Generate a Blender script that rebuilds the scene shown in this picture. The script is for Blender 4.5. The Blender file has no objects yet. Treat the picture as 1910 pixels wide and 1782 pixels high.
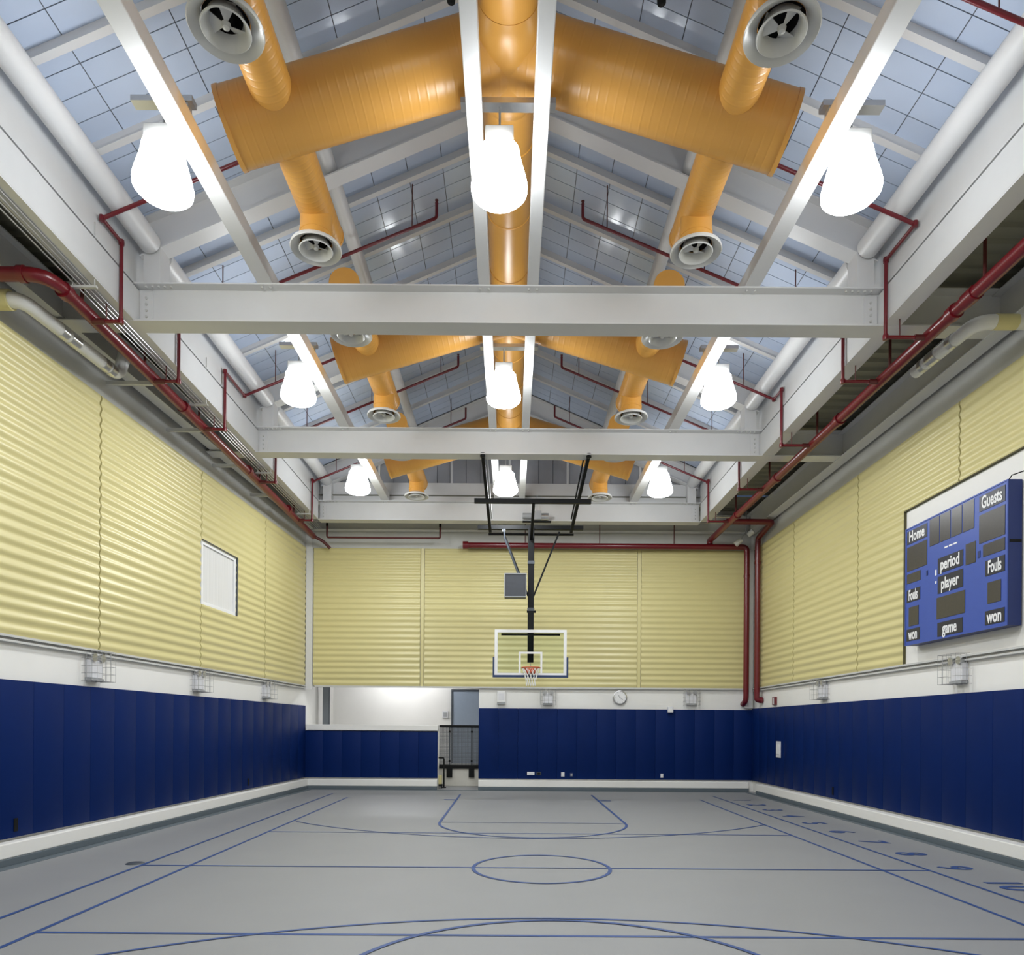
import bpy, bmesh, math, random
from mathutils import Matrix, Vector
random.seed(7)
S = bpy.context.scene
C = S.collection
PI = math.pi
# ------------------------------------------------------------------ camera
F_PX = 1290.0                      # focal length in pixels of the 1910 x 1782 frame
EYE = 1.9
cd = bpy.data.cameras.new('camera'); cam = bpy.data.objects.new('camera', cd); C.objects.link(cam)
cd.sensor_width = 36.0; cd.sensor_fit = 'HORIZONTAL'; cd.lens = F_PX / 1910 * 36.0
cd.shift_x = (955 - 952) / 1910; cd.shift_y = (1356 - 891) / 1910
cd.clip_start = 0.05; cd.clip_end = 200
cam.location = (0, 0, EYE)
cam.rotation_euler = (Matrix.Rotation(PI/2, 3, 'X') @ Matrix.Rotation(0.007, 3, 'Z')).to_euler()
S.camera = cam
# ------------------------------------------------------------------ world, exposure
w = bpy.data.worlds.new('world'); S.world = w; w.use_nodes = True
w.node_tree.nodes['Background'].inputs[0].default_value = (0.10, 0.14, 0.22, 1)
w.node_tree.nodes['Background'].inputs[1].default_value = 0.4
S.view_settings.view_transform = 'Standard'; S.view_settings.look = 'None'
S.view_settings.gamma = 1.0; S.view_settings.use_curve_mapping = False
S.view_settings.exposure = 0.0
LAMP_EMIT = 25.0; LAMP_DOWN = 84.0
# ------------------------------------------------------------------ materials
def mat(name, col, rough=0.5, metal=0.0, spec=0.5, noise=0.0, nscale=8.0, bump=0.0, bscale=60.0, coat=0.0, coords='Object'):
    m = bpy.data.materials.new(name); m.use_nodes = True
    nt = m.node_tree; b = nt.nodes['Principled BSDF']
    b.inputs['Base Color'].default_value = (*col, 1); b.inputs['Roughness'].default_value = rough
    b.inputs['Metallic'].default_value = metal; b.inputs['Specular IOR Level'].default_value = spec
    b.inputs['Coat Weight'].default_value = coat; b.inputs['Coat Roughness'].default_value = 0.12
    tc = nt.nodes.new('ShaderNodeTexCoord')
    if noise > 0:
        n = nt.nodes.new('ShaderNodeTexNoise'); n.inputs['Scale'].default_value = nscale; n.inputs['Detail'].default_value = 4
        nt.links.new(tc.outputs[coords], n.inputs['Vector'])
        r = nt.nodes.new('ShaderNodeMapRange'); r.inputs['To Min'].default_value = 1 - noise; r.inputs['To Max'].default_value = 1 + noise
        nt.links.new(n.outputs['Fac'], r.inputs['Value'])
        mx = nt.nodes.new('ShaderNodeVectorMath'); mx.operation = 'SCALE'; mx.inputs[0].default_value = col
        nt.links.new(r.outputs[0], mx.inputs['Scale']); nt.links.new(mx.outputs[0], b.inputs['Base Color'])
    if bump > 0:
        n2 = nt.nodes.new('ShaderNodeTexNoise'); n2.inputs['Scale'].default_value = bscale
        nt.links.new(tc.outputs[coords], n2.inputs['Vector'])
        bp = nt.nodes.new('ShaderNodeBump'); bp.inputs['Strength'].default_value = bump; bp.inputs['Distance'].default_value = 0.01
        nt.links.new(n2.outputs['Fac'], bp.inputs['Height']); nt.links.new(bp.outputs[0], b.inputs['Normal'])
    return m
M = {}
M['white'] = mat('white_steel_paint', (0.67, 0.67, 0.67), 0.38, noise=0.04, nscale=3)
M['wallwhite'] = mat('white_wall_paint', (0.80, 0.79, 0.76), 0.6, noise=0.03, nscale=2, bump=0.05)
M['greywall'] = mat('grey_upper_wall', (0.55, 0.55, 0.53), 0.6, noise=0.08, nscale=1.5)
M['yellow'] = mat('yellow_corrugated_paint', (0.63, 0.565, 0.275), 0.34, noise=0.03, nscale=2, spec=0.45)
M['seam'] = mat('dark_seam', (0.10, 0.09, 0.04), 0.8, noise=0.2)
M['blue'] = mat('navy_vinyl_padding', (0.0022, 0.0155, 0.098), 0.5, noise=0.08, nscale=3, bump=0.03, bscale=90, spec=0.10)
M['floor'] = mat('grey_sports_floor', (0.245, 0.25, 0.26), 0.45, noise=0.05, nscale=1.2, bump=0.02, bscale=200)
M['line'] = mat('blue_court_paint', (0.02, 0.06, 0.21), 0.45, noise=0.08)
M['cove'] = mat('slate_cove', (0.10, 0.125, 0.145), 0.55, noise=0.06)
M['orange'] = mat('orange_duct_paint', (0.66, 0.33, 0.065), 0.34, noise=0.04, nscale=3, spec=0.6)
M['pane'] = mat('blue_grey_roof_pane', (0.55, 0.64, 0.80), 0.13, noise=0.04, nscale=3, spec=0.6)
M['roofback'] = mat('roof_grid_dark', (0.12, 0.135, 0.17), 0.6, noise=0.1)
M['deck'] = mat('steel_deck_paint', (0.24, 0.235, 0.19), 0.5, noise=0.06, nscale=2)
M['gable'] = mat('grey_metal_panel', (0.36, 0.37, 0.40), 0.35, noise=0.06, metal=0.2)
M['red'] = mat('red_pipe_paint', (0.135, 0.005, 0.011), 0.28, noise=0.06, spec=0.6)
M['rust'] = mat('maroon_old_primer', (0.09, 0.012, 0.012), 0.5, noise=0.1)
M['black'] = mat('black_steel_paint', (0.005, 0.0055, 0.006), 0.55, noise=0.1, spec=0.2)
M['silver'] = mat('galvanised_steel', (0.62, 0.62, 0.62), 0.28, metal=0.9, noise=0.06)
M['grey'] = mat('grey_plastic', (0.33, 0.34, 0.35), 0.5, noise=0.05)
M['diff'] = mat('diffuser_white', (0.66, 0.66, 0.65), 0.3, noise=0.04)
M['wrap'] = mat('white_pipe_wrap', (0.72, 0.72, 0.70), 0.55, noise=0.05, bump=0.1)
M['tape'] = mat('yellowed_tape', (0.62, 0.56, 0.28), 0.5, noise=0.06)
M['scoreblue'] = mat('scoreboard_blue', (0.040, 0.085, 0.37), 0.4, noise=0.05)
M['scoreside'] = mat('scoreboard_side_navy', (0.005, 0.020, 0.12), 0.45, noise=0.05)
M['led'] = mat('dark_display_window', (0.055, 0.05, 0.045), 0.3, noise=0.2, nscale=30)
M['plate'] = mat('name_plate_dark', (0.02, 0.022, 0.035), 0.35, noise=0.05)
M['letter'] = mat('white_lettering', (0.80, 0.80, 0.80), 0.5, noise=0.02)
M['rim'] = mat('orange_rim_paint', (0.50, 0.09, 0.03), 0.4, noise=0.05)
M['net'] = mat('white_net_cord', (0.78, 0.78, 0.75), 0.8, noise=0.05)
M['doorblue'] = mat('blue_grey_door_paint', (0.30, 0.36, 0.45), 0.4, noise=0.04)
M['frame'] = mat('dark_frame_paint', (0.05, 0.06, 0.075), 0.4, noise=0.05)
M['column'] = mat('grey_column_paint', (0.17, 0.19, 0.21), 0.45, noise=0.05)
M['mesh'] = mat('grey_perforated_mesh', (0.10, 0.11, 0.125), 0.5, noise=0.1)
M['clear'] = mat('caged_lamp_plastic', (0.72, 0.72, 0.75), 0.3, noise=0.04)
M['wire'] = mat('cage_wire', (0.33, 0.33, 0.33), 0.4, noise=0.05)
M['landing'] = mat('concrete_landing', (0.45, 0.44, 0.41), 0.7, noise=0.08)
M['dirt'] = mat('scuffed_white', (0.60, 0.58, 0.52), 0.7, noise=0.12, nscale=4)
m = bpy.data.materials.new('backboard_glass'); m.use_nodes = True; b = m.node_tree.nodes['Principled BSDF']
b.inputs['Base Color'].default_value = (0.90, 0.97, 0.93, 1); b.inputs['Roughness'].default_value = 0.02
b.inputs['Transmission Weight'].default_value = 1.0; b.inputs['IOR'].default_value = 1.02
M['glass'] = m
m = bpy.data.materials.new('frosted_window_pane'); m.use_nodes = True; b = m.node_tree.nodes['Principled BSDF']
b.inputs['Base Color'].default_value = (0.70, 0.71, 0.74, 1); b.inputs['Roughness'].default_value = 0.2
tc = m.node_tree.nodes.new('ShaderNodeTexCoord'); wv = m.node_tree.nodes.new('ShaderNodeTexWave')
wv.bands_direction = 'Y'; wv.inputs['Scale'].default_value = 6
mr = m.node_tree.nodes.new('ShaderNodeMapRange'); mr.inputs['To Min'].default_value = 0.66; mr.inputs['To Max'].default_value = 0.78
cb = m.node_tree.nodes.new('ShaderNodeCombineColor')
m.node_tree.links.new(tc.outputs['Object'], wv.inputs['Vector']); m.node_tree.links.new(wv.outputs['Fac'], mr.inputs['Value'])
for i in range(3): m.node_tree.links.new(mr.outputs[0], cb.inputs[i])
m.node_tree.links.new(cb.outputs[0], b.inputs['Base Color'])
M['frost'] = m
def emit(name, col, st):
    m = bpy.data.materials.new(name); m.use_nodes = True; b = m.node_tree.nodes['Principled BSDF']
    b.inputs['Base Color'].default_value = (0.9, 0.9, 0.9, 1)
    b.inputs['Emission Color'].default_value = (*col, 1); b.inputs['Emission Strength'].default_value = st
    return m
M['lamp'] = emit('glowing_lamp_acrylic', (0.93, 0.97, 1.0), LAMP_EMIT)
M['tube'] = emit('glowing_tube', (0.97, 0.98, 1.0), 70.0)
# ------------------------------------------------------------------ mesh helpers
class MB:
    def __init__(s): s.v = []; s.f = []
    def add(s, vs, fs):
        o = len(s.v); s.v += [tuple(v) for v in vs]; s.f += [tuple(i + o for i in f) for f in fs]; return s
    def box(s, x0, x1, y0, y1, z0, z1):
        vs = [(x, y, z) for z in (z0, z1) for y in (y0, y1) for x in (x0, x1)]
        return s.add(vs, [(0,2,3,1), (4,5,7,6), (0,1,5,4), (2,6,7,3), (0,4,6,2), (1,3,7,5)])
    def bar(s, p0, p1, w, h, up=(0,0,1)):
        p0 = Vector(p0); p1 = Vector(p1); d = (p1-p0).normalized(); u = Vector(up)
        a = d.cross(u).normalized(); u = a.cross(d).normalized()
        vs = [p + a*(i*w/2) + u*(j*h/2) for p in (p0, p1) for j in (-1, 1) for i in (-1, 1)]
        return s.add(vs, [(0,1,3,2), (4,6,7,5), (0,4,5,1), (2,3,7,6), (0,2,6,4), (1,5,7,3)])
    def sweep(s, pts, rads, n=14, caps=True):
        pts = [Vector(p) for p in pts]; N = len(pts)
        if not isinstance(rads, (list, tuple)): rads = [rads]*N
        ref = None; vs = []
        for i, p in enumerate(pts):
            if i == 0: t = pts[1]-pts[0]
            elif i == N-1: t = pts[-1]-pts[-2]
            else: t = (pts[i+1]-p).normalized() + (p-pts[i-1]).normalized()
            t.normalize()
            if ref is None:
                ref = t.cross(Vector((0,0,1)))
                if ref.length < 0.1: ref = t.cross(Vector((1,0,0)))
            a = (ref - t*ref.dot(t)).normalized(); ref = a; b = t.cross(a)
            for k in range(n):
                an = 2*PI*k/n; vs.append(p + (a*math.cos(an) + b*math.sin(an))*rads[i])
        fs = []
        for i in range(N-1):
            for k in range(n):
                k2 = (k+1) % n; fs.append((i*n+k, i*n+k2, (i+1)*n+k2, (i+1)*n+k))
        if caps: fs.append(tuple(range(n-1, -1, -1))); fs.append(tuple((N-1)*n+k for k in range(n)))
        return s.add(vs, fs)
    def lathe(s, prof, c=(0,0,0), n=24, closed=False):
        vs = []; fs = []; L = len(prof)
        for r, z in prof:
            for k in range(n):
                a = 2*PI*k/n; vs.append((c[0]+r*math.cos(a), c[1]+r*math.sin(a), c[2]+z))
        for i in range(L-1 if not closed else L):
            j = (i+1) % L
            for k in range(n):
                k2 = (k+1) % n; fs.append((i*n+k, i*n+k2, j*n+k2, j*n+k))
        return s.add(vs, fs)
    def prism(s, poly, axis, a0, a1):
        n = len(poly); vs = []
        for a in (a0, a1):
            for (p, q) in poly:
                vs.append({'x': (a, p, q), 'y': (p, a, q), 'z': (p, q, a)}[axis])
        fs = [tuple(range(n)), tuple(range(2*n-1, n-1, -1))]
        for i in range(n):
            j = (i+1) % n; fs.append((i, i+n, j+n, j))
        return s.add(vs, fs)
    def xf(s, mtx):
        s.v = [tuple(mtx @ Vector(v)) for v in s.v]; return s
    def mesh(s, name, m, smooth=True, bevel=0.0):
        me = bpy.data.meshes.new(name); me.from_pydata(s.v, [], s.f)
        bm = bmesh.new(); bm.from_mesh(me); bmesh.ops.recalc_face_normals(bm, faces=bm.faces[:])
        if bevel > 0:
            bmesh.ops.bevel(bm, geom=bm.edges[:], offset=bevel, segments=2, affect='EDGES', profile=0.5)
        bm.to_mesh(me); bm.free(); me.materials.append(m)
        if smooth:
            me.shade_smooth(); me.set_sharp_from_angle(angle=math.radians(38))
        return me
    def build(s, name, m, parent=None, smooth=True, bevel=0.0, loc=None):
        o = bpy.data.objects.new(name, s.mesh(name, m, smooth, bevel)); C.objects.link(o)
        if parent: o.parent = parent
        if loc: o.location = loc
        return o
def B(*a): return MB().box(*a)
def tag(o, label=None, cat=None, group=None, kind=None):
    if label: o['label'] = label
    if cat: o['category'] = cat
    if group: o['group'] = group
    if kind: o['kind'] = kind
    return o
def empty(name, loc=(0,0,0), rz=0.0, label=None, cat=None, group=None, kind=None):
    o = bpy.data.objects.new(name, None); C.objects.link(o); o.location = loc; o.rotation_euler = (0,0,rz)
    o.empty_display_size = 0.1
    return tag(o, label, cat, group, kind)
def inst(name, me, parent=None, loc=(0,0,0), rot=(0,0,0), scale=(1,1,1)):
    o = bpy.data.objects.new(name, me); C.objects.link(o); o.parent = parent
    o.location = loc; o.rotation_euler = rot; o.scale = scale; return o
def text_mesh(name, txt, size, m, sx=1.0, ext=0.004, bold=0.0):
    cu = bpy.data.curves.new(name, 'FONT'); cu.body = txt; cu.size = size; cu.extrude = ext; cu.offset = bold
    cu.align_x = 'CENTER'; cu.align_y = 'CENTER'; cu.resolution_u = 3
    o = bpy.data.objects.new(name, cu); C.objects.link(o)
    dg = bpy.context.evaluated_depsgraph_get(); me = bpy.data.meshes.new_from_object(o.evaluated_get(dg))
    bpy.data.objects.remove(o); bpy.data.curves.remove(cu)
    me.transform(Matrix.Diagonal((sx, 1, 1, 1))); me.materials.clear(); me.materials.append(m); me.name = name
    return me
# ------------------------------------------------------------------ key dimensions
YB = 20.8; YF = -1.9               # back wall, wall behind the camera
XR = 7.3; XL0 = -6.2; SL = 0.055   # right wall; left wall leans away towards the camera
AL = -math.atan(SL)
ZB = 7.68; ZT = 8.23               # cross beam bottom and top
CX = -0.07; HW = 5.37              # centre line of the roof, half width to the edge beams
BEAMS = [0.4, 5.15, 9.9, 14.65, 19.4]
RID = 11.5; SLOPE = 0.437
ZY0, ZY1 = 3.10, 7.23              # yellow cladding
DECK = 8.42
# wall frames: local x points into the room
class Frame:
    def __init__(s, loc, rz, sg): s.loc = loc; s.rz = rz; s.sg = sg
    def y(s, t): return s.sg * t   # t: distance from the back corner (side walls) or world X (back wall)
LEFT = Frame((XL0, YB, 0), AL, -1); RIGHT = Frame((XR, YB, 0), PI, 1); BACK = Frame((0, YB, 0), -PI/2, 1); FRONT = Frame((0, YF, 0), PI/2, -1)
def fbox(fr, x0, x1, t0, t1, z0, z1):
    a, b = sorted((fr.y(t0), fr.y(t1))); return B(x0, x1, a, b, z0, z1)
# ------------------------------------------------------------------ floor
fl = B(-9, 8.2, -3, 25.5, -0.2, 0).build('floor', M['floor'], smooth=False); tag(fl, kind='structure')
LW = 0.05; CC = 0.43; YM = 9.3
def ribbon(pts, wd=LW, z=0.003):
    mb = MB(); n = len(pts); vs = []; fs = []
    for i, p in enumerate(pts):
        p = Vector((*p, 0)); a = Vector((*pts[max(i-1, 0)], 0)); c = Vector((*pts[min(i+1, n-1)], 0))
        t = (c-a).normalized(); nn = Vector((-t.y, t.x, 0)) * (wd/2)
        vs += [(p+nn) + Vector((0,0,z)), (p-nn) + Vector((0,0,z))]
    for i in range(n-1): fs.append((2*i, 2*i+1, 2*i+3, 2*i+2))
    return mb.add(vs, fs)
def cline(pts, wd=LW, z=0.003, name='court_line'): return ribbon(pts, wd, z).build(name, M['line'], fl, smooth=False)
def arc(cx, cy, r, a0, a1, n=40): return [(cx + r*math.cos(math.radians(a0+(a1-a0)*i/n)), cy + r*math.sin(math.radians(a0+(a1-a0)*i/n))) for i in range(n+1)]
XI0, XI1, XO0, XO1 = -4.30, 5.02, -4.95, 5.66
YE0, YE1 = 0.3, 18.3
cline([(XI0, YE0), (XI0, YE1)]); cline([(XI1, YE0), (XI1, YE1)])
cline([(XO0, -0.7), (XO0, 19.3)], z=0.004); cline([(XO1, -0.7), (XO1, 19.3)], z=0.004)
cline([(XO0, YM), (XO1, YM)], 0.045, z=0.005)
for yy in (YM-3.02, YM+3.0): cline([(XI0, yy), (XI1, yy)], 0.05, z=0.0035)
cline(arc(CC, YM, 0.915, 0, 360, 64), z=0.006)
for sg in (1, -1):
    yft = YM + sg*4.35
    cline(arc(CC+0.02, yft, 1.83, 180, 360 if sg > 0 else 0, 48), z=0.0065)
    for xx in (CC+0.02-1.83, CC+0.02+1.83): cline([(xx, yft), (xx, yft + sg*5.65)], z=0.007)
    cline([(CC-1.81, yft), (CC+1.85, yft)], 0.03, z=0.0072)
    yc = YM + sg*9.05; R = 6.6; dm = math.degrees(math.acos(min(1, 4.62/R)))
    cline(arc(CC-0.02, yc, R, 180+dm, 360-dm, 60) if sg > 0 else arc(CC-0.02, yc, R, dm, 180-dm, 60), 0.04, z=0.0055)
    for xx, s2 in ((CC-1.81, -1), (CC+1.85, 1)): cline([(xx, yft+sg*4.2), (xx+s2*0.32, yft+sg*4.2)], 0.13, z=0.0076)
for k, y in enumerate([18.25, 17.15, 16.1, 15.0, 13.9, 12.75, 11.65, 10.55, 9.5, 8.44]):
    me = text_mesh('floor_number', str(k+1), 0.62, M['line'], sx=0.9, ext=0.001, bold=0.012)
    inst('floor_number', me, fl, (6.1, y, 0.004), (0, 0, -PI/2))
fp = MB().lathe([(0.0, 0.012), (0.10, 0.012), (0.12, 0.0)], (0,0,0), 20).build('floor_cover_plate', M['frame'], None, loc=(-5.1, 9.42, 0.0))
tag(fp, 'small dark round cover plate set in the grey floor near the left sideline', 'floor plate')
# ------------------------------------------------------------------ walls
PER = 0.174; AMP = 0.013; OFF = 0.055
def corr(mb, fr, t0, t1, z0, z1):
    n = max(2, int(round((z1-z0)/PER*8))); prof = []
    for i in range(n+1):
        z = z0 + (z1-z0)*i/n; prof.append((OFF + AMP*math.sin(2*PI*z/PER), z))
    ya, yb = fr.y(t0), fr.y(t1); vs = []; fs = []
    for x, z in prof: vs += [(x, ya, z), (x, yb, z), (0.004, ya, z), (0.004, yb, z)]
    for i in range(n):
        a = 4*i; c = a+4
        fs += [(a, a+1, c+1, c), (a, c, c+2, a+2), (a+1, a+3, c+3, c+1)]
    fs += [(0, 2, 3, 1), (4*n, 4*n+1, 4*n+3, 4*n+2)]
    return mb.add(vs, fs)
def wall(name, fr, t0, t1, z0=0, z1=8.6, th=0.25):
    o = fbox(fr, -th, 0, t0, t1, z0, z1).build(name, M['wallwhite'], None, smooth=False)
    o.location = fr.loc; o.rotation_euler = (0, 0, fr.rz); return tag(o, kind='structure')
SEAMS = [0.0, 3.05, 6.33, 9.6, 12.88, 16.16, 19.44, 22.72]
G = 0.018
# left wall with a window in its second cladding panel
wl = wall('wall_left', LEFT, -4.0, 22.9)
wr = wall('wall_right', RIGHT, -0.3, 22.9)
WN = (4.72, 6.33-G, 4.43, 5.77)
for i in range(len(SEAMS)-1):
    a, b = SEAMS[i]+G, SEAMS[i+1]-G
    if i == 0: a = 0.12
    mb = MB()
    if i == 1:
        corr(mb, LEFT, a, b, ZY0, WN[2]); corr(mb, LEFT, a, b, WN[3], ZY1); corr(mb, LEFT, a, WN[0], WN[2], WN[3])
    else: corr(mb, LEFT, a, b, ZY0, ZY1)
    mb.build('corrugated_panel', M['yellow'], wl)
BK = (8.05, 5.92)                   # white backing behind the scoreboard: starts at t=8.05, top z
for i in range(len(SEAMS)-1):
    a, b = SEAMS[i]+G, SEAMS[i+1]-G
    if i == 0: a = 0.35
    mb = MB()
    if i == 2: corr(mb, RIGHT, a, BK[0], ZY0, BK[1]); corr(mb, RIGHT, a, b, BK[1], ZY1)
    elif i == 3: corr(mb, RIGHT, a, b, BK[1], ZY1)
    else: corr(mb, RIGHT, a, b, ZY0, ZY1)
    mb.build('corrugated_panel', M['yellow'], wr)
for fr, wo in ((LEFT, wl), (RIGHT, wr)):
    for i, sm in enumerate(SEAMS[1:-1]):
        z0 = BK[1] if (fr is RIGHT and i == 2) else ZY0
        fbox(fr, 0, 0.012, sm-0.02, sm+0.02, z0, ZY1).build('seam_strip', M['seam'], wo, smooth=False)
    fbox(fr, 0, 0.085, 0.1, 22.7, ZY0-0.035, ZY0-0.003).build('bottom_flashing', M['greywall'], wo, smooth=False)
    fbox(fr, 0, 0.07, 0.1, 22.7, ZY0-0.10, ZY0-0.07).build('flashing_bead', M['greywall'], wo, smooth=False)
    fbox(fr, 0, 0.02, 0.0, 22.7, ZY1+0.01, 8.42).build('upper_band', M['greywall'], wo, smooth=False)
fbox(RIGHT, 0, 0.03, BK[0]+0.02, 12.8, ZY0, BK[1]-0.02).build('scoreboard_backing', M['wallwhite'], wr, smooth=False)
fbox(RIGHT, 0.0, 0.075, BK[0], BK[0]+0.015, ZY0, BK[1]).build('cladding_edge', M['seam'], wr, smooth=False)
fbox(RIGHT, 0.0, 0.075, BK[0], 12.8, BK[1]-0.02, BK[1]-0.002).build('cladding_edge', M['seam'], wr, smooth=False)
# window in the left wall
wn = empty('window_1', LEFT.loc, AL, kind='structure'); tag(wn, 'square frosted window with white frame in the left yellow cladding', None)
t0, t1, z0, z1 = WN
mb = MB()
for a, b, c, d in ((t0, t1, z1-0.07, z1), (t0, t1, z0, z0+0.07), (t0+0.0, t0+0.09, z0+0.07, z1-0.07), (t1-0.07, t1, z0+0.07, z1-0.07)):
    y0, y1 = sorted((LEFT.y(a), LEFT.y(b))); mb.box(0.0, 0.05, y0, y1, c, d)
mb.build('window_frame', M['letter'], wn, smooth=False)
fbox(LEFT, 0.003, 0.02, t0+0.09, t1-0.07, z0+0.07, z1-0.07).build('window_pane', M['frost'], wn, smooth=False)
fbox(LEFT, 0.0, 0.085, t0-0.035, t0-0.002, z0, z1+0.02).build('window_reveal', M['frame'], wn, smooth=False)
fbox(LEFT, 0.0, 0.085, t0-0.03, t1, z1+0.003, z1+0.02).build('window_reveal', M['frame'], wn, smooth=False)
# back wall: right part full height, opening on the left below the cladding
OX0, OX1, LWX = -6.3, -0.95, -2.18   # opening from the left wall to OX1; low wall up to LWX
wb = MB()
for a, b, c, d in ((OX1, 7.6, 0, 8.6), (-6.6, OX1, ZY0-0.02, 8.6), (-6.5, LWX, 0, 1.76)):
    wb.box(-0.25, 0, a, b, c, d)
wb = wb.build('wall_back', M['wallwhite'], None, smooth=False); wb.location = BACK.loc; wb.rotation_euler = (0,0,BACK.rz); tag(wb, kind='structure')
for a, b in ((-5.93, -2.73), (-2.60, 0.58), (0.60, 3.78), (3.90, 7.0)):
    corr(MB(), BACK, a, b, ZY0, ZY1).build('corrugated_panel', M['yellow'], wb)
for x in (-2.665, 3.84): B(0.0, 0.05, x-0.05, x+0.05, ZY0, ZY1).build('cover_strip', M['yellow'], wb, smooth=False)
B(0.0, 0.12, -6.14, -5.95, ZY0-0.12, ZY1).build('corner_post', M['white'], wb, smooth=False)
B(0.0, 0.10, -5.87, 7.0, ZY0-0.05, ZY0-0.003).build('bottom_flashing', M['greywall'], wb, smooth=False)
B(0.0, 0.02, -6.0, 7.2, ZY1+0.005, 8.42).build('upper_band', M['greywall'], wb, smooth=False)
B(0.0, 0.13, 7.02, 7.24, 2.5, ZY1).build('corner_post', M['white'], wb, smooth=False)
B(-0.26, 0.10, -6.12, LWX+0.01, 1.76, 1.93).build('low_wall_cap', M['wallwhite'], wb, smooth=False, bevel=0.012)
wf = wall('wall_front', FRONT, -8.2, 8.2)
# baseboards with dark cove
def base(name, fr, t0, t1, depth=0.18):
    o = empty(name, fr.loc, fr.rz, kind='structure')
    fbox(fr, 0, depth, t0, t1, 0.10, 0.30).build('ledge', M['wallwhite'], o, smooth=False, bevel=0.015)
    fbox(fr, 0, depth+0.012, t0, t1, 0.0, 0.10).build('cove_base', M['cove'], o, smooth=False, bevel=0.01)
    return o
base('baseboard_left', LEFT, 0.0, 22.6); base('baseboard_right', RIGHT, 0.9, 22.6, 0.22)
o = base('baseboard_back', BACK, OX1, 7.12); 
fbox(BACK, 0, 0.18, -6.1, LWX, 0.10, 0.30).build('ledge', M['wallwhite'], o, smooth=False, bevel=0.015)
fbox(BACK, 0, 0.192, -6.1, LWX, 0.0, 0.10).build('cove_base', M['cove'], o, smooth=False, bevel=0.01)
base('baseboard_front', FRONT, -7.0, 6.9)
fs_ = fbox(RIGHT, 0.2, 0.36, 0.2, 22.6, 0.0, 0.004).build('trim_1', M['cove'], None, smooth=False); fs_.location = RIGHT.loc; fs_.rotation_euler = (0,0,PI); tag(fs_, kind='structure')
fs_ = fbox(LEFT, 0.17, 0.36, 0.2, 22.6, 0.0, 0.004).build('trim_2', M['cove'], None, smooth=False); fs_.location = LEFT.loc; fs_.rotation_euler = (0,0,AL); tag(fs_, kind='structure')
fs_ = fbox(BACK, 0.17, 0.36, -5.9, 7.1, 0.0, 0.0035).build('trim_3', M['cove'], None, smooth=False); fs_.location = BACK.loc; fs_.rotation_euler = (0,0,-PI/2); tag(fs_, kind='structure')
# ------------------------------------------------------------------ wall padding
PADW = 0.605
def padding(fr, t0, t1, z0, z1, label, sg=1):
    o = empty('wall_padding', fr.loc, fr.rz, label=label, cat='wall padding')
    n = int(round((t1-t0)/PADW)); wd = (t1-t0)/n
    me = B(0, 0.06, -wd/2+0.001, wd/2-0.001, 0, z1-z0).mesh('pad', M['blue'], True, bevel=0.007)
    for i in range(n): inst('pad', me, o, (0.0, fr.y(t0+(i+0.5)*wd), z0))
    return o
padding(LEFT, 0.06, 22.6, 0.34, 2.49, 'navy blue wall padding along the left wall below the window')
padding(RIGHT, 0.06, 22.6, 0.34, 2.49, 'navy blue wall padding along the right wall below the scoreboard')
padding(BACK, OX1, 7.29, 0.34, 2.45, 'tall navy blue padding on the back wall behind the basketball hoop')
padding(BACK, -6.19, LWX, 0.34, 1.74, 'low navy blue padding on the short wall left of the mesh gate')
def cut(fr, t, z0, z1, label, wd=0.07):
    o = fbox(fr, 0.058, 0.072, t-wd/2, t+wd/2, z0, z1).build('outlet_cutout', M['black'], None, smooth=False, bevel=0.003)
    o.location = fr.loc; o.rotation_euler = (0,0,fr.rz); return tag(o, label, 'outlet', 'dark outlets low in the side padding')
cut(LEFT, 11.35, 0.42, 0.60, 'dark outlet low in the left padding, nearest the camera')
cut(LEFT, 4.0, 0.42, 0.60, 'dark outlet low in the left padding, far end of the wall')
cut(RIGHT, 5.3, 0.42, 0.60, 'dark outlet low in the right padding')
# ------------------------------------------------------------------ recess behind the low wall
rc = empty('wall_recess', (0,0,0), kind='structure')
B(-7.2, -0.7, 23.6, 23.8, 0, 3.9).build('recess_wall', M['wallwhite'], rc, smooth=False)
B(-0.95, -0.75, 21.05, 23.6, 0, 3.9).build('recess_wall', M['wallwhite'], rc, smooth=False)
B(-7.2, -0.7, 21.05, 23.8, 3.75, 3.9).build('recess_ceiling', M['wallwhite'], rc, smooth=False)
B(-3.0, -0.95, 21.95, 23.6, 0, 0.64).build('landing', M['dirt'], rc, smooth=False, bevel=0.01)
for k in range(3): B(-3.9+0.3*k, -3.0, 21.95, 23.6, 0.16*k, 0.16*(k+1)).build('stair_step', M['landing'], rc, smooth=False)
co = empty('steel_column', (-5.86, 22.0, 0), label='grey steel column standing behind the low padded wall', cat='column')
B(-0.09, 0.09, -0.1, -0.085, 0, 3.74).build('flange', M['column'], co, smooth=False)
B(-0.09, 0.09, 0.085, 0.1, 0, 3.74).build('flange', M['column'], co, smooth=False)
B(-0.008, 0.008, -0.085, 0.085, 0, 3.74).build('web', M['column'], co, smooth=False)
dr = empty('door_1', (-2.02, 23.6, 0.64), kind='structure'); tag(dr, 'blue grey door behind the mesh gate')
B(0.06, 1.02, -0.05, -0.01, 0.0, 2.45).build('door_leaf', M['doorblue'], dr, smooth=False, bevel=0.004)
mb = B(0.0, 0.06, -0.08, 0, 0, 2.52); mb.box(0.06, 1.05, -0.08, 0, 2.45, 2.52); mb.build('door_frame', M['frame'], dr, smooth=False)
mb = MB().sweep([(0.14, -0.05, 1.0), (0.14, -0.1, 1.0), (0.26, -0.1, 1.0)], 0.012, 8); mb.build('door_handle', M['silver'], dr)
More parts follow.
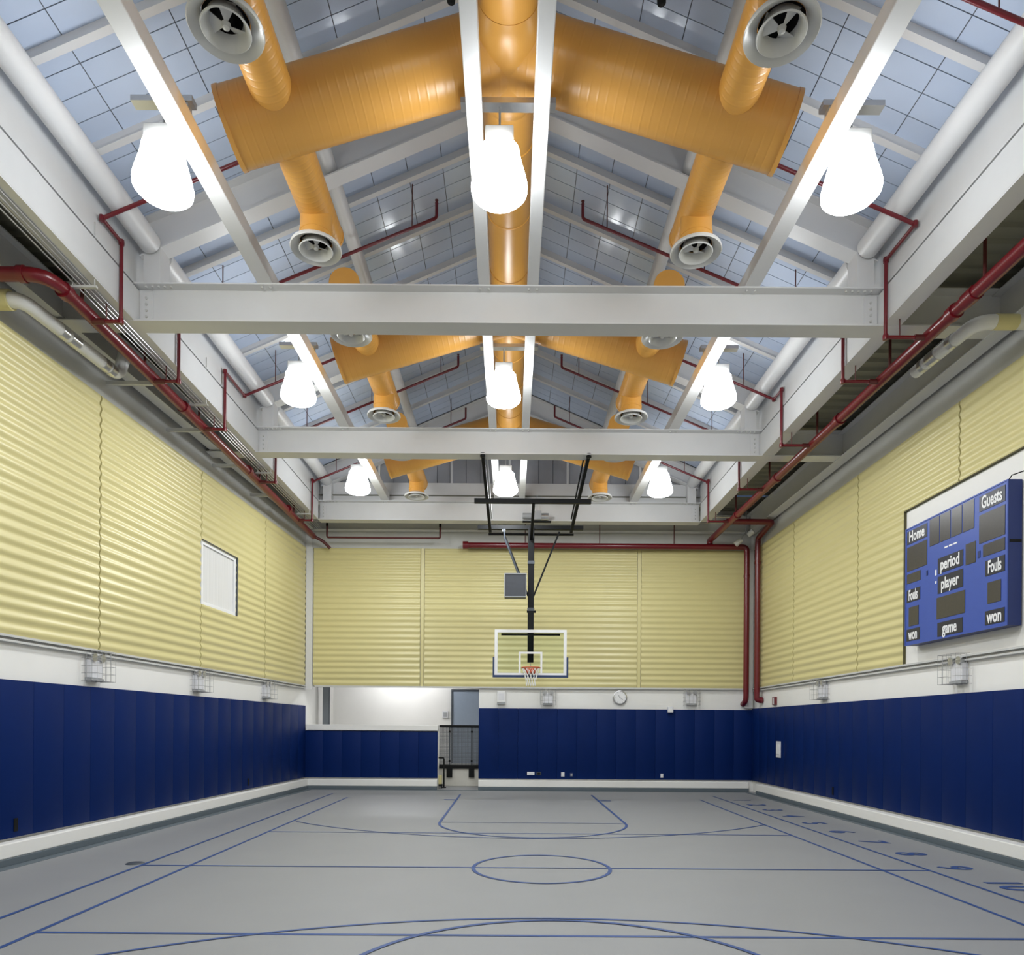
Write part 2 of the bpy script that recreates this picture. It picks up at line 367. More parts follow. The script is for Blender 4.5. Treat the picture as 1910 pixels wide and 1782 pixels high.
gt = empty('mesh_gate', (0, 21.93, 0), label='dark framed wire mesh gate rail between the padded back walls', cat='gate')
B(-2.25, -0.96, -0.03, 0.03, 1.86, 1.94).build('top_rail', M['black'], gt, smooth=False, bevel=0.006)
B(-2.25, -0.96, -0.04, 0.04, 0.56, 0.68).build('bottom_rail', M['black'], gt, smooth=False, bevel=0.006)
for x in (-1.92, -1.22):
    B(x-0.02, x+0.02, -0.02, 0.02, 0.68, 1.86).build('post', M['frame'], gt, smooth=False)
    B(x-0.03, x+0.03, -0.035, -0.02, 1.70, 1.76).build('hinge', M['black'], gt, smooth=False)
    B(x-0.03, x+0.03, -0.035, -0.02, 0.76, 0.82).build('hinge', M['black'], gt, smooth=False)
    B(x-0.09, x+0.09, -0.05, 0.01, 0.28, 0.57).build('mounting_bracket', M['black'], gt, smooth=False, bevel=0.006)
mb = MB()
for i in range(43): x = -2.24 + i*0.03; mb.box(x-0.007, x+0.007, -0.004, 0.004, 0.68, 1.86)
for i in range(39): z = 0.70 + i*0.03; mb.box(-2.25, -0.96, -0.010, -0.004, z-0.007, z+0.007)
tag(mb.build('wire_mesh', M['mesh'], gt, smooth=False), kind='stuff')
hr = empty('stair_handrail', (-2.16, 21.35, 0), label='short black stair handrail with round end beside the mesh gate', cat='handrail')
MB().sweep([(0.12, 0, 0.0), (0.12, 0, 0.88), (0.10, 0, 0.93), (0.02, 0, 0.93), (-0.25, 0, 0.93)], 0.024, 10).build('rail', M['black'], hr)
MB().lathe([(0.0, 0.0), (0.07, 0.0), (0.07, 0.02), (0.0, 0.02)], (0.12, 0, 0), 14).build('base_plate', M['black'], hr)
bk = empty('dolly', (-2.14, 21.2, 0), label='small dark dolly with tan top standing by the gate post', cat='dolly')
B(-0.09, 0.07, -0.09, 0.09, 0.06, 0.12).build('platform', M['black'], bk, smooth=False, bevel=0.006)
B(-0.07, 0.05, -0.07, 0.07, 0.12, 0.40).build('tan_box', M['tape'], bk, smooth=False, bevel=0.02)
for sx in (-0.06, 0.04):
    for sy in (-0.06, 0.06): MB().sweep([(sx-0.015, sy, 0.03), (sx+0.015, sy, 0.03)], 0.03, 10).build('wheel', M['black'], bk)
rl = empty('recess_light', (-3.6, 22.3, 3.74), label='long fluorescent fitting on the recess ceiling behind the low wall', cat='ceiling light')
B(-1.2, 1.2, -0.1, 0.1, -0.05, 0).build('housing', M['letter'], rl, smooth=False)
MB().sweep([(-1.1, 0, -0.08), (1.1, 0, -0.08)], 0.03, 10).build('fluorescent_tube', M['tube'], rl)
# ------------------------------------------------------------------ soffit decks
def deck_sheet(mb, x0a, x1a, y0, y1, z, xfun=None):
    n = int((y1-y0)/0.15); prof = []
    for i in range(n):
        a = y0 + (y1-y0)*i/n; d = (y1-y0)/n; zz = z if i % 2 == 0 else z+0.05
        prof += [(a+0.015, zz), (a+d-0.015, zz)]
    vs = []; fs = []
    for y, zz in prof:
        xa = x0a if xfun is None else xfun(y); vs += [(xa, y, zz), (x1a, y, zz)]
    for i in range(len(prof)-1): fs.append((2*i, 2*i+1, 2*i+3, 2*i+2))
    return mb.add(vs, fs)
lx = lambda y: XL0 - SL*(YB-y) - 0.02
tag(deck_sheet(MB(), 0, CX-HW-0.02, YF, 19.5, DECK, lx).build('ceiling', M['deck'], None, smooth=False), 'ribbed steel deck over the left side aisle', kind='structure')
tag(deck_sheet(MB(), CX+HW+0.02, XR+0.02, YF, 19.5, DECK).build('ceiling', M['deck'], None, smooth=False), 'ribbed steel deck over the right side aisle', kind='structure')
tag(deck_sheet(MB(), -6.6, XR+0.02, 19.48, 20.85, DECK).build('ceiling', M['deck'], None, smooth=False), 'ribbed steel deck above the back wall', kind='structure')
# ------------------------------------------------------------------ roof slopes with panes
TH = math.atan(SLOPE); CW = 0.585; RW = 4.75/16
def project(p):
    dx, dy, dz = p[0], p[1], p[2]-EYE
    return 952 + F_PX*dx/dy, 1356 - F_PX*dz/dy
pane_me = B(-CW/2+0.006, CW/2-0.006, -RW/2+0.006, RW/2-0.006, -0.008, 0.0).mesh('pane', M['pane'], False)
batten_me = MB()
batten_me.box(0, 5.9, -0.045, 0.045, -0.125, -0.113); batten_me.box(0, 5.9, -0.02, 0.02, -0.113, 0.0)
batten_me = batten_me.mesh('batten', M['white'], False)
Y0R, Y1R = BEAMS[0], BEAMS[-1]
for sg, nm in ((-1, 'left'), (1, 'right')):
    c = Vector((CX, 0, RID)); ux = Vector((sg*math.cos(TH), 0, -math.sin(TH)))
    L = 5.95
    # slab above the panes
    mb = MB(); up = Vector((sg*math.sin(TH), 0, math.cos(TH)))
    vs = [c + ux*u + Vector((0, y, 0)) + up*h for h in (0.004, 0.10) for y in (Y0R-0.3, Y1R+0.6) for u in (0, L)]
    mb.add(vs, [(0,2,3,1), (4,5,7,6), (0,1,5,4), (2,6,7,3), (0,4,6,2), (1,3,7,5)])
    ce = tag(mb.build('ceiling', M['roofback'], None, smooth=False), 'blue grey glazed roof slope on the %s side' % nm, kind='structure')
    rot = (0, TH*sg if sg > 0 else -TH, 0)
    cells = []
    for r in range(64):
        for k in range(10):
            p = c + ux*(0.03 + (k+0.5)*CW) + Vector((0, Y0R + (r+0.5)*RW, 0))
            x, y = project(p) if p.y > 1 else (-9999, -9999)
            vis = (-60 < x < 1970 and -60 < y < 1800); hid = 530 < y < 628 or (800 < y < 860)
            cells.append(((0 if vis else 1) + (1 if hid else 0), p.y + 0.8*(5-k*0.5), p))
    cells.sort(key=lambda q: (q[0], q[1]))
    R3 = Matrix.Rotation(rot[1], 4, 'Y')
    for q in cells[:300]: inst('pane', pane_me, ce, q[2], rot)
    mb = MB(); pv = [v.co.copy() for v in pane_me.vertices]; pf = [tuple(f.vertices) for f in pane_me.polygons]
    for q in cells[300:]: mb.add([R3 @ v + q[2] for v in pv], pf)
    tag(mb.build('pane_field', M['pane'], ce, smooth=False), kind='stuff')
    for r in range(65):
        if r % 4 == 0 and r % 16 != 0:
            p = c + Vector((0, Y0R + r*RW, -0.008)); 
            b_ = inst('batten', batten_me, ce, p, (0, TH if sg > 0 else PI-TH, 0))
            if sg < 0: b_.rotation_euler = (0, 0, PI); b_.rotation_euler = (Matrix.Rotation(PI, 3, 'Z') @ Matrix.Rotation(TH, 3, 'Y')).to_euler()
# ------------------------------------------------------------------ steel frame
BAYT = ['above the camera', 'in the nearest bay', 'between first and second cross beams', 'behind the second cross beam']
def ibeam(o, p0, p1, depth, fw, tf=0.02, tw=0.015, up=(0,0,1)):
    """p0,p1: bottom centre line"""
    p0 = Vector(p0); p1 = Vector(p1); d = (p1-p0).normalized(); u = Vector(up); a = d.cross(u).normalized(); u = a.cross(d).normalized()
    MB().bar(p0+u*(tf/2), p1+u*(tf/2), fw, tf, up).build('bottom_flange', M['white'], o, smooth=False)
    MB().bar(p0+u*(depth/2), p1+u*(depth/2), tw, depth-2*tf, up).build('web', M['white'], o, smooth=False)
    MB().bar(p0+u*(depth-tf/2), p1+u*(depth-tf/2), fw, tf, up).build('top_flange', M['white'], o, smooth=False)
BL = ['white steel cross beam behind the camera', 'white steel cross beam just above the top of the picture',
      'largest and nearest white steel cross beam spanning the hall', 'second white steel cross beam, carrying the hoop arms', 'white header beam at the far end above the back wall']
bolt_me = MB().lathe([(0.0, -0.022), (0.018, -0.022), (0.018, 0.0)], (0,0,0), 6).mesh('bolt', M['greywall'], False)
for i, y in enumerate(BEAMS):
    o = empty('cross_beam', (0, y, ZB), label=BL[i], cat='beam', group='steel cross beams')
    yc = 0.16
    xa = -6.15 - SL*(YB-y) if i < 4 else CX-HW; xb = 7.1 if i < 4 else CX+HW
    ibeam(o, (xa, yc, 0), (xb, yc, 0), 0.55, 0.32)
    if i in (2, 3, 4):
        for x in (CX-3.49, CX-0.35, CX+0.35, CX+3.49):
            for dx in (-0.06, 0.06): inst('bolt', bolt_me, o, (x+dx, 0.06, 0.53))
        for s2 in (-1, 1):
            B(CX+s2*(HW-0.12)-0.09, CX+s2*(HW-0.12)+0.09, 0.135, 0.15, 0.06, 0.50).build('end_plate', M['white'], o, smooth=False)
            for k in range(4):
                bo = inst('bolt', bolt_me, o, (CX+s2*(HW-0.12), 0.135, 0.13+0.09*k), (-PI/2, 0, 0))
            for k in range(5): inst('bolt', bolt_me, o, (CX+s2*(HW-0.15-0.09*k), 0.06, 0.53))
for sg, nm in ((-1, 'left'), (1, 'right')):
    o = empty('edge_beam', (CX+sg*(HW+0.12), 0, ZB+0.006), label='long white edge beam along the %s side of the roof' % nm, cat='beam')
    ibeam(o, (0, YF, 0), (0, 19.4, 0), 0.55, 0.26)
    xi = -sg*0.125; B(xi-0.006, xi+0.006, YF, 19.4, 0.021, 0.50).build('face_plate', M['white'], o, smooth=False)
    x = CX+sg*(HW+0.02)
    tag(B(min(x, x+sg*0.12), max(x, x+sg*0.12), YF, 19.8, ZT, 9.4).build('trim_%d' % (4 if sg < 0 else 5), M['white'], None, smooth=False), 'white upstand panel above the %s edge beam' % nm, kind='structure')
# far header upstand and gable
tag(B(CX-HW, CX+HW, 19.62, 19.76, ZT, 8.80).build('trim_6', M['white'], None, smooth=False), 'white upstand panel above the far header beam', kind='structure')
gb = empty('wall_gable', (0, 0, 0), kind='structure')
npan = 26; wdp = 2*HW/npan
for i in range(npan):
    xa = CX-HW+i*wdp+0.006; xb = xa+wdp-0.012; xm = (xa+xb)/2-CX; zt = RID-SLOPE*abs(xm)+0.2
    B(xa, xb, 19.75, 19.78, 8.80, max(zt, 9.0)).build('gable_panel', M['gable'], gb, smooth=False)
for i in (4, 9, 13, 17, 22): B(CX-HW+i*wdp-0.03, CX-HW+i*wdp+0.03, 19.70, 19.75, 8.80, RID-SLOPE*abs(-HW+i*wdp)).build('gable_post', M['white'], gb, smooth=False)
B(CX-HW-0.2, CX+HW+0.2, 19.80, 19.90, 8.6, 11.9).build('gable_sheet', M['roofback'], gb, smooth=False)
gb2 = empty('wall_near_gable', (0, 0, 0), kind='structure')
B(CX-HW-0.3, CX+HW+0.3, 0.0, 0.1, 8.44, 11.9).build('gable_sheet', M['gable'], gb2, smooth=False)
B(CX-HW-0.5, CX+HW+0.5, YF, 0.1, 8.5, 8.6).build('gable_sheet', M['deck'], gb2, smooth=False)
# rafters, posts
for i, y in enumerate(BEAMS):
    for sg, nm in ((-1, 'left'), (1, 'right')):
        o = empty('rafter', (CX, y+0.16, 0), label='%s white sloping roof rafter above %s' % (nm, ['the camera', 'the top of the picture', 'the nearest cross beam', 'the second cross beam', 'the far header beam'][i]), cat='rafter', group='white roof rafters')
        rz = RID - 0.56
        ibeam(o, (0, 0, rz), (sg*5.3, 0, rz-SLOPE*5.3), 0.50, 0.25, up=(0,0,1))
        B(sg*5.12-0.12, sg*5.12+0.12, -0.14, 0.14, ZT, rz-SLOPE*5.0).build('post', M['white'], o, smooth=False)
# stringers
for x, lab in ((-3.49, 'left outer white stringer carrying the left lamps'), (-0.35, 'left of the two central white rails under the orange main duct'), (0.35, 'right of the two central white rails under the orange main duct'), (3.49, 'right outer white stringer carrying the right lamps')):
    hw = 0.11 if abs(x) > 1 else 0.08
    o = B(-hw, hw, 0, 19.38, 0, 0.20).build('stringer', M['white'], None, smooth=False, bevel=0.01)
    o.location = (CX+x, 0.1, ZT); tag(o, lab, 'stringer')
# eave tubes and purlin tubes
for i in range(4):
    y0, y1 = BEAMS[i]+0.32, BEAMS[i+1]-0.02
    for sg, nm in ((-1, 'left'), (1, 'right')):
        o = MB().sweep([(0, 0, 0), (0, y1-y0, 0)], 0.155, 20).build('eave_tube', M['white'], None, loc=(CX+sg*5.13, y0, 8.78))
        tag(o, 'thick white round tube along the %s eave %s' % (nm, BAYT[i]), 'tube', 'white eave tubes')
        xx = 2.62
        o = empty('purlin_tube', (CX+sg*xx, y0-0.15, RID-SLOPE*xx-0.36), label='slim white round purlin tube on the %s slope %s' % (nm, BAYT[i]), cat='tube', group='white purlin tubes')
        MB().sweep([(0, 0, 0), (0, 4.73, 0)], 0.115, 16).build('tube', M['white'], o)
        for k in range(3):
            yy = RW*4*(k+1); B(-0.02, 0.02, yy-0.04, yy+0.04, 0.1, 0.26).build('clip', M['frame'], o, smooth=False)
# girders beside the walls
o = empty('wall_girder', (7.08, 0, 0), label='white steel girder running beside the top of the right wall', cat='girder'); ibeam(o, (0, YF, ZB-0.012), (0, 20.5, ZB-0.012), 0.55, 0.25)
o = empty('wall_girder', (0, 0, 0), label='white steel girder running beside the top of the left wall', cat='girder'); ibeam(o, (lx(YF)+0.25, YF, ZB+0.05), (lx(20.6)+0.25, 20.6, ZB+0.05), 0.5, 0.22)
o = empty('wall_girder', (0, 20.65, 0), label='white steel girder running across the top of the back wall', cat='girder'); ibeam(o, (-6.0, 0, ZB+0.05), (7.1, 0, ZB+0.05), 0.5, 0.22)
# ------------------------------------------------------------------ orange ducts
def ribbed(p0, p1, r, step=0.12, h=0.003):
    p0 = Vector(p0); p1 = Vector(p1); L = (p1-p0).length; d = (p1-p0)/L; pts = []; rr = []; s = 0.0
    pts.append(p0); rr.append(r); s = step
    while s < L-0.04:
        for ds, e in ((-0.022, 0), (-0.006, 0), (0.0, h), (0.006, 0), (0.022, 0)): pts.append(p0+d*(s+ds)); rr.append(r+e)
        s += step
    pts.append(p1); rr.append(r)
    return pts, rr
DZ = EYE+7.36
def duct(o, name, p0, p1, r, step=0.12, h=0.006, n=28):
    pts, rr = ribbed(p0, p1, r, step, h); return MB().sweep(pts, rr, n).build(name, M['orange'], o)
md = empty('main_duct', (CX, 0, DZ), label='long orange round main duct under the roof ridge', cat='duct')
duct(md, 'duct_body', (0, 0.2, 0), (0, 17.9, 0), 0.31, 1.2, 0.012, 32)
for y in BEAMS[1:4]:
    B(-0.33, 0.33, -0.03, 0.03, 0.28, 1.2).build('duct_hanger', M['white'], md, smooth=False)
    bpy.context.scene.collection.objects[-1].location.y = y+0.16
YC = [2.75, 7.5, 12.25, 17.0]
for i, yc in enumerate(YC):
    bt = ['above the camera', 'nearest the camera', 'between first and second cross beams', 'behind the second cross beam'][i]
    o = empty('cross_duct', (CX, yc, DZ), label='orange sloping cross duct %s' % bt, cat='duct', group='orange cross ducts')
    for sg in (-1, 1):
        e = Vector((sg*3.0, 0, -0.90)); duct(o, 'duct_arm', (0, 0, 0.0), e, 0.37, 0.10, 0.0016)
        d = e.normalized(); MB().sweep([e-d*0.02, e+d*0.03], [0.378, 0.378], 28).build('end_cap', M['orange'], o)
    MB().sweep([(0, -0.55, 0), (0, -0.5, 0), (0, -0.40, 0), (0, 0.40, 0), (0, 0.5, 0), (0, 0.55, 0)], [0.315, 0.335, 0.385, 0.385, 0.335, 0.315], 32).build('tee_fitting', M['orange'], o)
    for sg, nm in ((-1, 'left'), (1, 'right')):
        q = empty('branch_duct', (-0.10+sg*2.43, yc, EYE+6.62), label='%s orange branch duct with two round diffusers %s' % (nm, bt), cat='duct', group='orange branch ducts')
        bl = (-1.9, 1.85)
        duct(q, 'duct_body', (0, bl[0], 0), (0, bl[1], 0), 0.222, 0.08, 0.0018)
        for e, s3 in ((bl[0], -1), (bl[1], 1)): MB().sweep([(0, e-s3*0.02, 0), (0, e+s3*0.02, 0)], 0.23, 28).build('end_cap', M['orange'], q)
        for dy in (-1.45, 1.35):
            MB().lathe([(0.20, 0.05), (0.20, -0.30), (0.208, -0.305), (0.208, -0.345), (0.20, -0.35), (0.2, -0.46)], (0, dy, 0), 28).build('neck', M['orange'], q)
            df = MB().lathe([(0.205, 0.0), (0.23, -0.01), (0.315, -0.055), (0.325, -0.085), (0.315, -0.10), (0.29, -0.085), (0.225, -0.045), (0.205, -0.02)], (0, dy, -0.44), 32, closed=True).build('diffuser', M['diff'], q)
            MB().lathe([(0.155, 0.01), (0.185, -0.06), (0.215, -0.105), (0.205, -0.115), (0.17, -0.075), (0.14, 0.0)], (0, dy, -0.44), 28, closed=True).build('inner_ring', M['diff'], df)
            MB().lathe([(0.0, 0.05), (0.198, 0.05), (0.198, 0.055), (0.0, 0.055)], (0, dy, -0.44), 24).build('dark_throat', M['black'], df)
            for k in range(3):
                a = 2*PI*k/3 + 0.5; mb = MB(); a1, a2 = a, a+0.95
                vs = [(0, dy, -0.50), (0.165*math.cos(a1), dy+0.165*math.sin(a1), -0.485), (0.165*math.cos((a1+a2)/2), dy+0.165*math.sin((a1+a2)/2), -0.45), (0.165*math.cos(a2), dy+0.165*math.sin(a2), -0.415)]
                vs += [(x, y, z+0.006) for x, y, z in vs]
                mb.add(vs, [(0,1,2,3), (7,6,5,4), (0,4,5,1), (1,5,6,2), (2,6,7,3), (3,7,4,0)]).build('blade', M['diff'], df, smooth=False)
            MB().lathe([(0.0, -0.095), (0.03, -0.085), (0.04, -0.05), (0.0, -0.02)], (0, dy, -0.44), 14).build('hub', M['diff'], df)
# ------------------------------------------------------------------ lamps
bell = MB().lathe([(0.0, 0.50), (0.19, 0.50), (0.215, 0.47), (0.225, 0.40), (0.25, 0.30), (0.288, 0.17), (0.305, 0.09), (0.30, 0.04), (0.26, 0.0), (0.15, -0.03), (0.0, -0.04)], (0,0,0), 32).mesh('bell_shade', M['lamp'])
ROWT = ['above the camera', 'in the nearest row', 'in the second row', 'in the far row']
for i, yc in enumerate(YC):
    for x, sx, nm in ((CX-3.49-0.22, CX-3.49, 'left'), (CX-0.09, CX, 'centre'), (CX+3.49+0.21, CX+3.49, 'right')):
        o = empty('high_bay_lamp', (x, yc-0.05, 7.62), label='glowing white bell shaped %s lamp %s' % (nm, ROWT[i]), cat='lamp', group='high bay lamps')
        inst('bell_shade', bell, o)
        ld = bpy.data.lights.new('lamp_bulb', 'AREA'); ld.shape = 'DISK'; ld.size = 0.5; ld.energy = LAMP_DOWN; ld.color = (0.93, 0.97, 1.0)
        lo = bpy.data.objects.new('lamp_bulb', ld); C.objects.link(lo); lo.parent = o; lo.location = (0, 0, -0.06)
        B(-0.15, 0.15, -0.15, 0.15, 0.50, 0.64).build('ballast_box', M['diff'], o, smooth=False, bevel=0.012)
        MB().sweep([(0, 0, 0.63), (0, 0, 0.98)], 0.012, 8).build('hanger_rod', M['silver'], o)
        MB().bar((-0.33 if nm != 'centre' else -0.42, 0, 0.98), (0.33 if nm != 'centre' else 0.6, 0, 0.98), 0.12, 0.06).build('mounting_channel', M['silver'], o, smooth=False)
        for cx_ in ((sx-x,) if nm != 'centre' else (sx-x-0.35, sx-x+0.35)): B(cx_-0.06, cx_+0.06, -0.05, 0.05, 0.808, 0.951).build('channel_clamp', M['silver'], o, smooth=False)
# ------------------------------------------------------------------ sprinkler pipes
def bend(pts, r, k=4):
    pts = [Vector(p) for p in pts]; out = [pts[0]]
    for i in range(1, len(pts)-1):
        a = (pts[i-1]-pts[i]); b = (pts[i+1]-pts[i]); d = min(r, a.length*0.45, b.length*0.45)
        pa = pts[i]+a.normalized()*d; pb = pts[i]+b.normalized()*d
        for j in range(k+1):
            t = j/k; out.append(pa*(1-t)**2 + pts[i]*2*t*(1-t) + pb*t*t)
    out.append(pts[-1]); return out
ZM = EYE+5.55
def fitting(o, p0, p1, r, m='red', name='coupling'): MB().sweep([p0, p1], r, 14).build(name, M[m], o)
XML, XMR = -5.80, 5.86
ml = empty('sprinkler_main', (0,0,0), label='thick red sprinkler main along the left aisle turning to the wall', cat='pipe')
MB().sweep(bend([(lx(8.6)+0.05, 8.62, ZM+0.05), (XML, 8.62, ZM+0.05), (XML-0.02, 20.3, ZM)], 0.3, 6), 0.085, 18).build('pipe', M['red'], ml)
for y in (8.95, 12.2, 15.2, 17.9): fitting(ml, (XML, y-0.06, ZM+0.04), (XML, y+0.06, ZM+0.04), 0.105)
fitting(ml, (XML-0.36, 8.62, ZM+0.05), (XML-0.28, 8.62, ZM+0.05), 0.10)
mr_ = empty('sprinkler_main', (0,0,0), label='thick red sprinkler main running straight along the right aisle', cat='pipe')
MB().sweep(bend([(XMR, YF+0.1, ZM), (XMR, 20.45, ZM), (XMR, 20.45, 7.34)], 0.08, 4), 0.085, 18).build('pipe', M['red'], mr_)
for y in (9.2, 12.4, 15.3, 18.0): fitting(mr_, (XMR, y-0.06, ZM), (XMR, y+0.06, ZM), 0.105)
fitting(mr_, (XMR, 8.75, ZM), (XMR, 8.95, ZM), 0.10)
for o, xm, ys in ((ml, XML, (9.3, 10.9, 12.8, 15.9, 18.4)), (mr_, XMR, (8.6, 10.75, 13.3, 15.75, 18.1))):
    for y in ys: MB().sweep([(xm, y, ZM), (xm, y, DECK+0.02)], 0.022, 8).build('hanger_rod', M['rust'], o)
def slope_z(x): return EYE + 8.85 - 0.42*abs(x-CX)
def branch(sg, xm, ym, yr, label):
    nm = 'left' if sg < 0 else 'right'; xr = CX + sg*5.40*0.985
    o = empty('sprinkler_branch', (0,0,0), label=label, cat='pipe', group='thin red sprinkler branches')
    zt = slope_z(xr); zs = ZM-0.02
    pts = [(xm, ym, zs), (xr, ym, zs), (xr, ym, zt), (xr, yr, zt), (CX+sg*1.2, yr, slope_z(CX+sg*1.2))]
    pts += [(CX+sg*1.2, yr, slope_z(CX+sg*1.2)+0.25)]
    MB().sweep(bend(pts, 0.045, 3), 0.026, 10).build('pipe', M['red'], o)
    fitting(o, (xm-sg*0.02, ym, zs), (xm-sg*0.2, ym, zs), 0.04, 'rust')
    for p in pts[1:4]:
        MB().lathe([(0.0, -0.04), (0.036, -0.035), (0.04, 0.0), (0.036, 0.035), (0.0, 0.04)], p, 10).build('elbow', M['red'], o)
    for xx in (1.6, 3.2, 4.7):
        x = CX+sg*xx; MB().sweep([(x, yr, slope_z(x)), (x, yr, RID-SLOPE*xx)], 0.009, 6).build('hanger_rod', M['rust'], o)
    x = CX+sg*1.2; MB().lathe([(0.0, 0.30), (0.03, 0.29), (0.012, 0.25), (0.03, 0.24), (0.0, 0.23)], (x, yr, slope_z(x)), 10).build('sprinkler_head', M['rust'], o)
    MB().sweep([(xr+sg*0.2, ym, zs), (xr+sg*0.2, ym, DECK+0.02)], 0.009, 6).build('hanger_rod', M['rust'], o)
OT = ['first, nearest', 'second', 'third', 'fourth', 'fifth, farthest']
for k, (ym, yr) in enumerate(((9.5, 9.05), (11.15, 11.35), (12.95, 13.9), (15.75, 16.05), (18.65, 18.75))):
    branch(-1, XML, ym, yr, '%s thin red sprinkler branch climbing the left roof slope' % OT[k])
for k, (ym, yr) in enumerate(((9.75, 9.05), (11.0, 11.35), (13.5, 13.9), (16.0, 16.05), (18.5, 18.6))):
    branch(1, XMR, ym, yr, '%s thin red sprinkler branch climbing the right roof slope' % OT[k])
# pipes in the right back corner
o = empty('standpipe', (0,0,0), label='left of the two red standpipes in the right back corner, joined to the horizontal header', cat='pipe')
MB().sweep(bend([(-1.35, 20.45, 7.26), (6.96, 20.45, 7.26), (6.96, 20.45, 2.72), (6.96, 20.72, 2.62)], 0.14, 5), 0.082, 18).build('pipe', M['red'], o)
MB().sweep([(-1.44, 20.45, 7.26), (-1.28, 20.45, 7.26)], 0.115, 18).build('end_cap', M['red'], o)
for z in (6.4,): fitting(o, (6.96, 20.45, z-0.04), (6.96, 20.45, z+0.04), 0.092)
for x in (0.4, 2.6, 4.8): MB().sweep([(x, 20.45, 7.3), (x, 20.45, DECK+0.02)], 0.014, 6).build('hanger_rod', M['rust'], o)
o = empty('standpipe', (0,0,0), label='right of the two red standpipes in the right back corner, ending in an elbow', cat='pipe')
MB().sweep(bend([(XMR, 18.9, ZM+0.1), (7.12, 18.9, ZM+0.1), (7.12, 20.0, ZM-0.05), (7.12, 20.0, 2.72), (7.27, 20.0, 2.72)], 0.10, 5), 0.078, 18).build('pipe', M['red'], o)
fitting(o, (7.12, 20.0, 6.65), (7.12, 20.0, 6.73), 0.088); fitting(o, (7.2, 20.0, 2.72), (7.28, 20.0, 2.72), 0.09)
o = empty('flood_light', (6.78, 20.0, 7.36), label='small white floodlight on a bracket near the right back corner', cat='floodlight')
MB().sweep([(-0.28, 0.1, -0.12), (-0.12, 0.05, 0.02)], [0.085, 0.07], 14).build('lamp_head', M['diff'], o)
MB().sweep([(0.02, -0.1, 0.1), (0.14, -0.2, 0.2)], [0.07, 0.085], 14).build('lamp_head', M['diff'], o)
MB().sweep([(-0.15, 0, 0), (0, 0, 0.25), (0.05, -0.1, 0.12)], 0.018, 8).build('arm', M['grey'], o)
MB().sweep([(0, 0, 0.24), (0, 0, 1.08)], 0.014, 8).build('hanger_rod', M['grey'], o)
o = empty('sprinkler_pipe', (0,0,0), label='thin dark red pipe above the left part of the back wall', cat='pipe')
MB().sweep(bend([(-5.42, 20.3, 7.9), (-5.42, 20.3, 7.42), (-2.1, 20.3, 7.42), (-2.1, 20.3, 7.95)], 0.05, 3), 0.028, 10).build('pipe', M['rust'], o)
for x in (-5.42, -2.1): MB().sweep([(x, 20.3, 7.75), (x, 20.3, DECK+0.02)], 0.035, 8).build('riser', M['black'], o)
o = MB().sweep(bend([(XML-0.02, 20.25, ZM), (-5.55, 20.4, ZM-0.12), (-5.38, 20.5, ZM-0.3)], 0.1, 4), 0.045, 12).build('drain_pipe', M['rust'], None); tag(o, 'dark red elbow at the far end of the left sprinkler main', 'pipe')
# conduits
for sg, nm, n in ((-1, 'left', 4),):
    for k in range(n):
        x = CX+sg*(5.66-0.055*k)
        o = MB().sweep([(x, 5.2, EYE+5.74+0.01*k), (x, 20.2, EYE+5.74+0.01*k)], 0.010, 8).build('conduit', M['silver'], None)
        tag(o, '%s thin galvanised conduit counted from the left red main' % ['first', 'second', 'third', 'fourth'][k], 'conduit', 'conduits beside the left main')
for k, (z, y) in enumerate(((7.88, 20.2), (8.02, 20.05))):
    o = MB().sweep([(-5.8, y, z), (6.7, y, z)], 0.016, 8).build('conduit', M['silver'], None)
    tag(o, ['lower', 'upper'][k] + ' thin conduit running across above the back wall', 'conduit')
for k, y in enumerate((9.0, 12.3, 15.6, 18.6)):
    o = empty('pipe_trapeze', (-5.62, y, EYE+5.70), label='%s small strut hanger under the left conduits' % OT[k].split(',')[0], cat='hanger', group='strut hangers under the left conduits')
    B(-0.16, 0.2, -0.02, 0.02, -0.03, 0.0).build('strut', M['greywall'], o, smooth=False)
    for x in (-0.12, 0.17): MB().sweep([(x, 0, -0.02), (x, 0, DECK-EYE-5.69)], 0.008, 6).build('rod', M['greywall'], o)
for k, (y, x) in enumerate(((11.4, -6.45), (13.2, -6.3), (15.0, -6.2), (16.9, -6.15))):
    o = MB().bar((x-0.35, y, 7.52), (XML-0.05, y, 7.52), 0.05, 0.06).build('strut_bracket', M['greywall'], None, smooth=False)
    tag(o, '%s grey strut bracket between left wall and red main' % OT[k].split(',')[0], 'bracket', 'grey strut brackets')
# insulated pipes
o = empty('insulated_pipe', (0,0,0), label='white wrapped pipe with silver bands beside the left red main', cat='pipe')
pts = bend([(lx(8.9)+0.05, 8.95, 7.38), (-6.36, 8.95, 7.38), (-6.24, 10.95, 7.42), (-6.14, 11.0, 7.9)], 0.16, 5)
MB().sweep(pts, 0.095, 18).build('pipe', M['wrap'], o)
for a, b in ((9.62, 9.74), (9.80, 9.98), (10.52, 10.64), (10.68, 10.80)):
    f = lambda y: (-6.36+0.12*(y-8.95)/2, y, 7.38+0.04*(y-8.95)/2)
    MB().sweep([f(a), f(b)], 0.101, 18).build('metal_band', M['silver'], o)
MB().sweep([(-6.75, 8.95, 7.38), (-6.5, 8.95, 7.38)], 0.125, 18).build('wrap_collar', M['tape'], o)
o = empty('insulated_pipe', (0,0,0), label='white wrapped pipe with yellowed tape beside the right red main', cat='pipe')
pts = bend([(XR-0.02, 9.42, 7.46), (6.32, 9.42, 7.46), (6.26, 10.75, 7.46)], 0.2, 5)
MB().sweep(pts, 0.095, 18).build('pipe', M['wrap'], o)
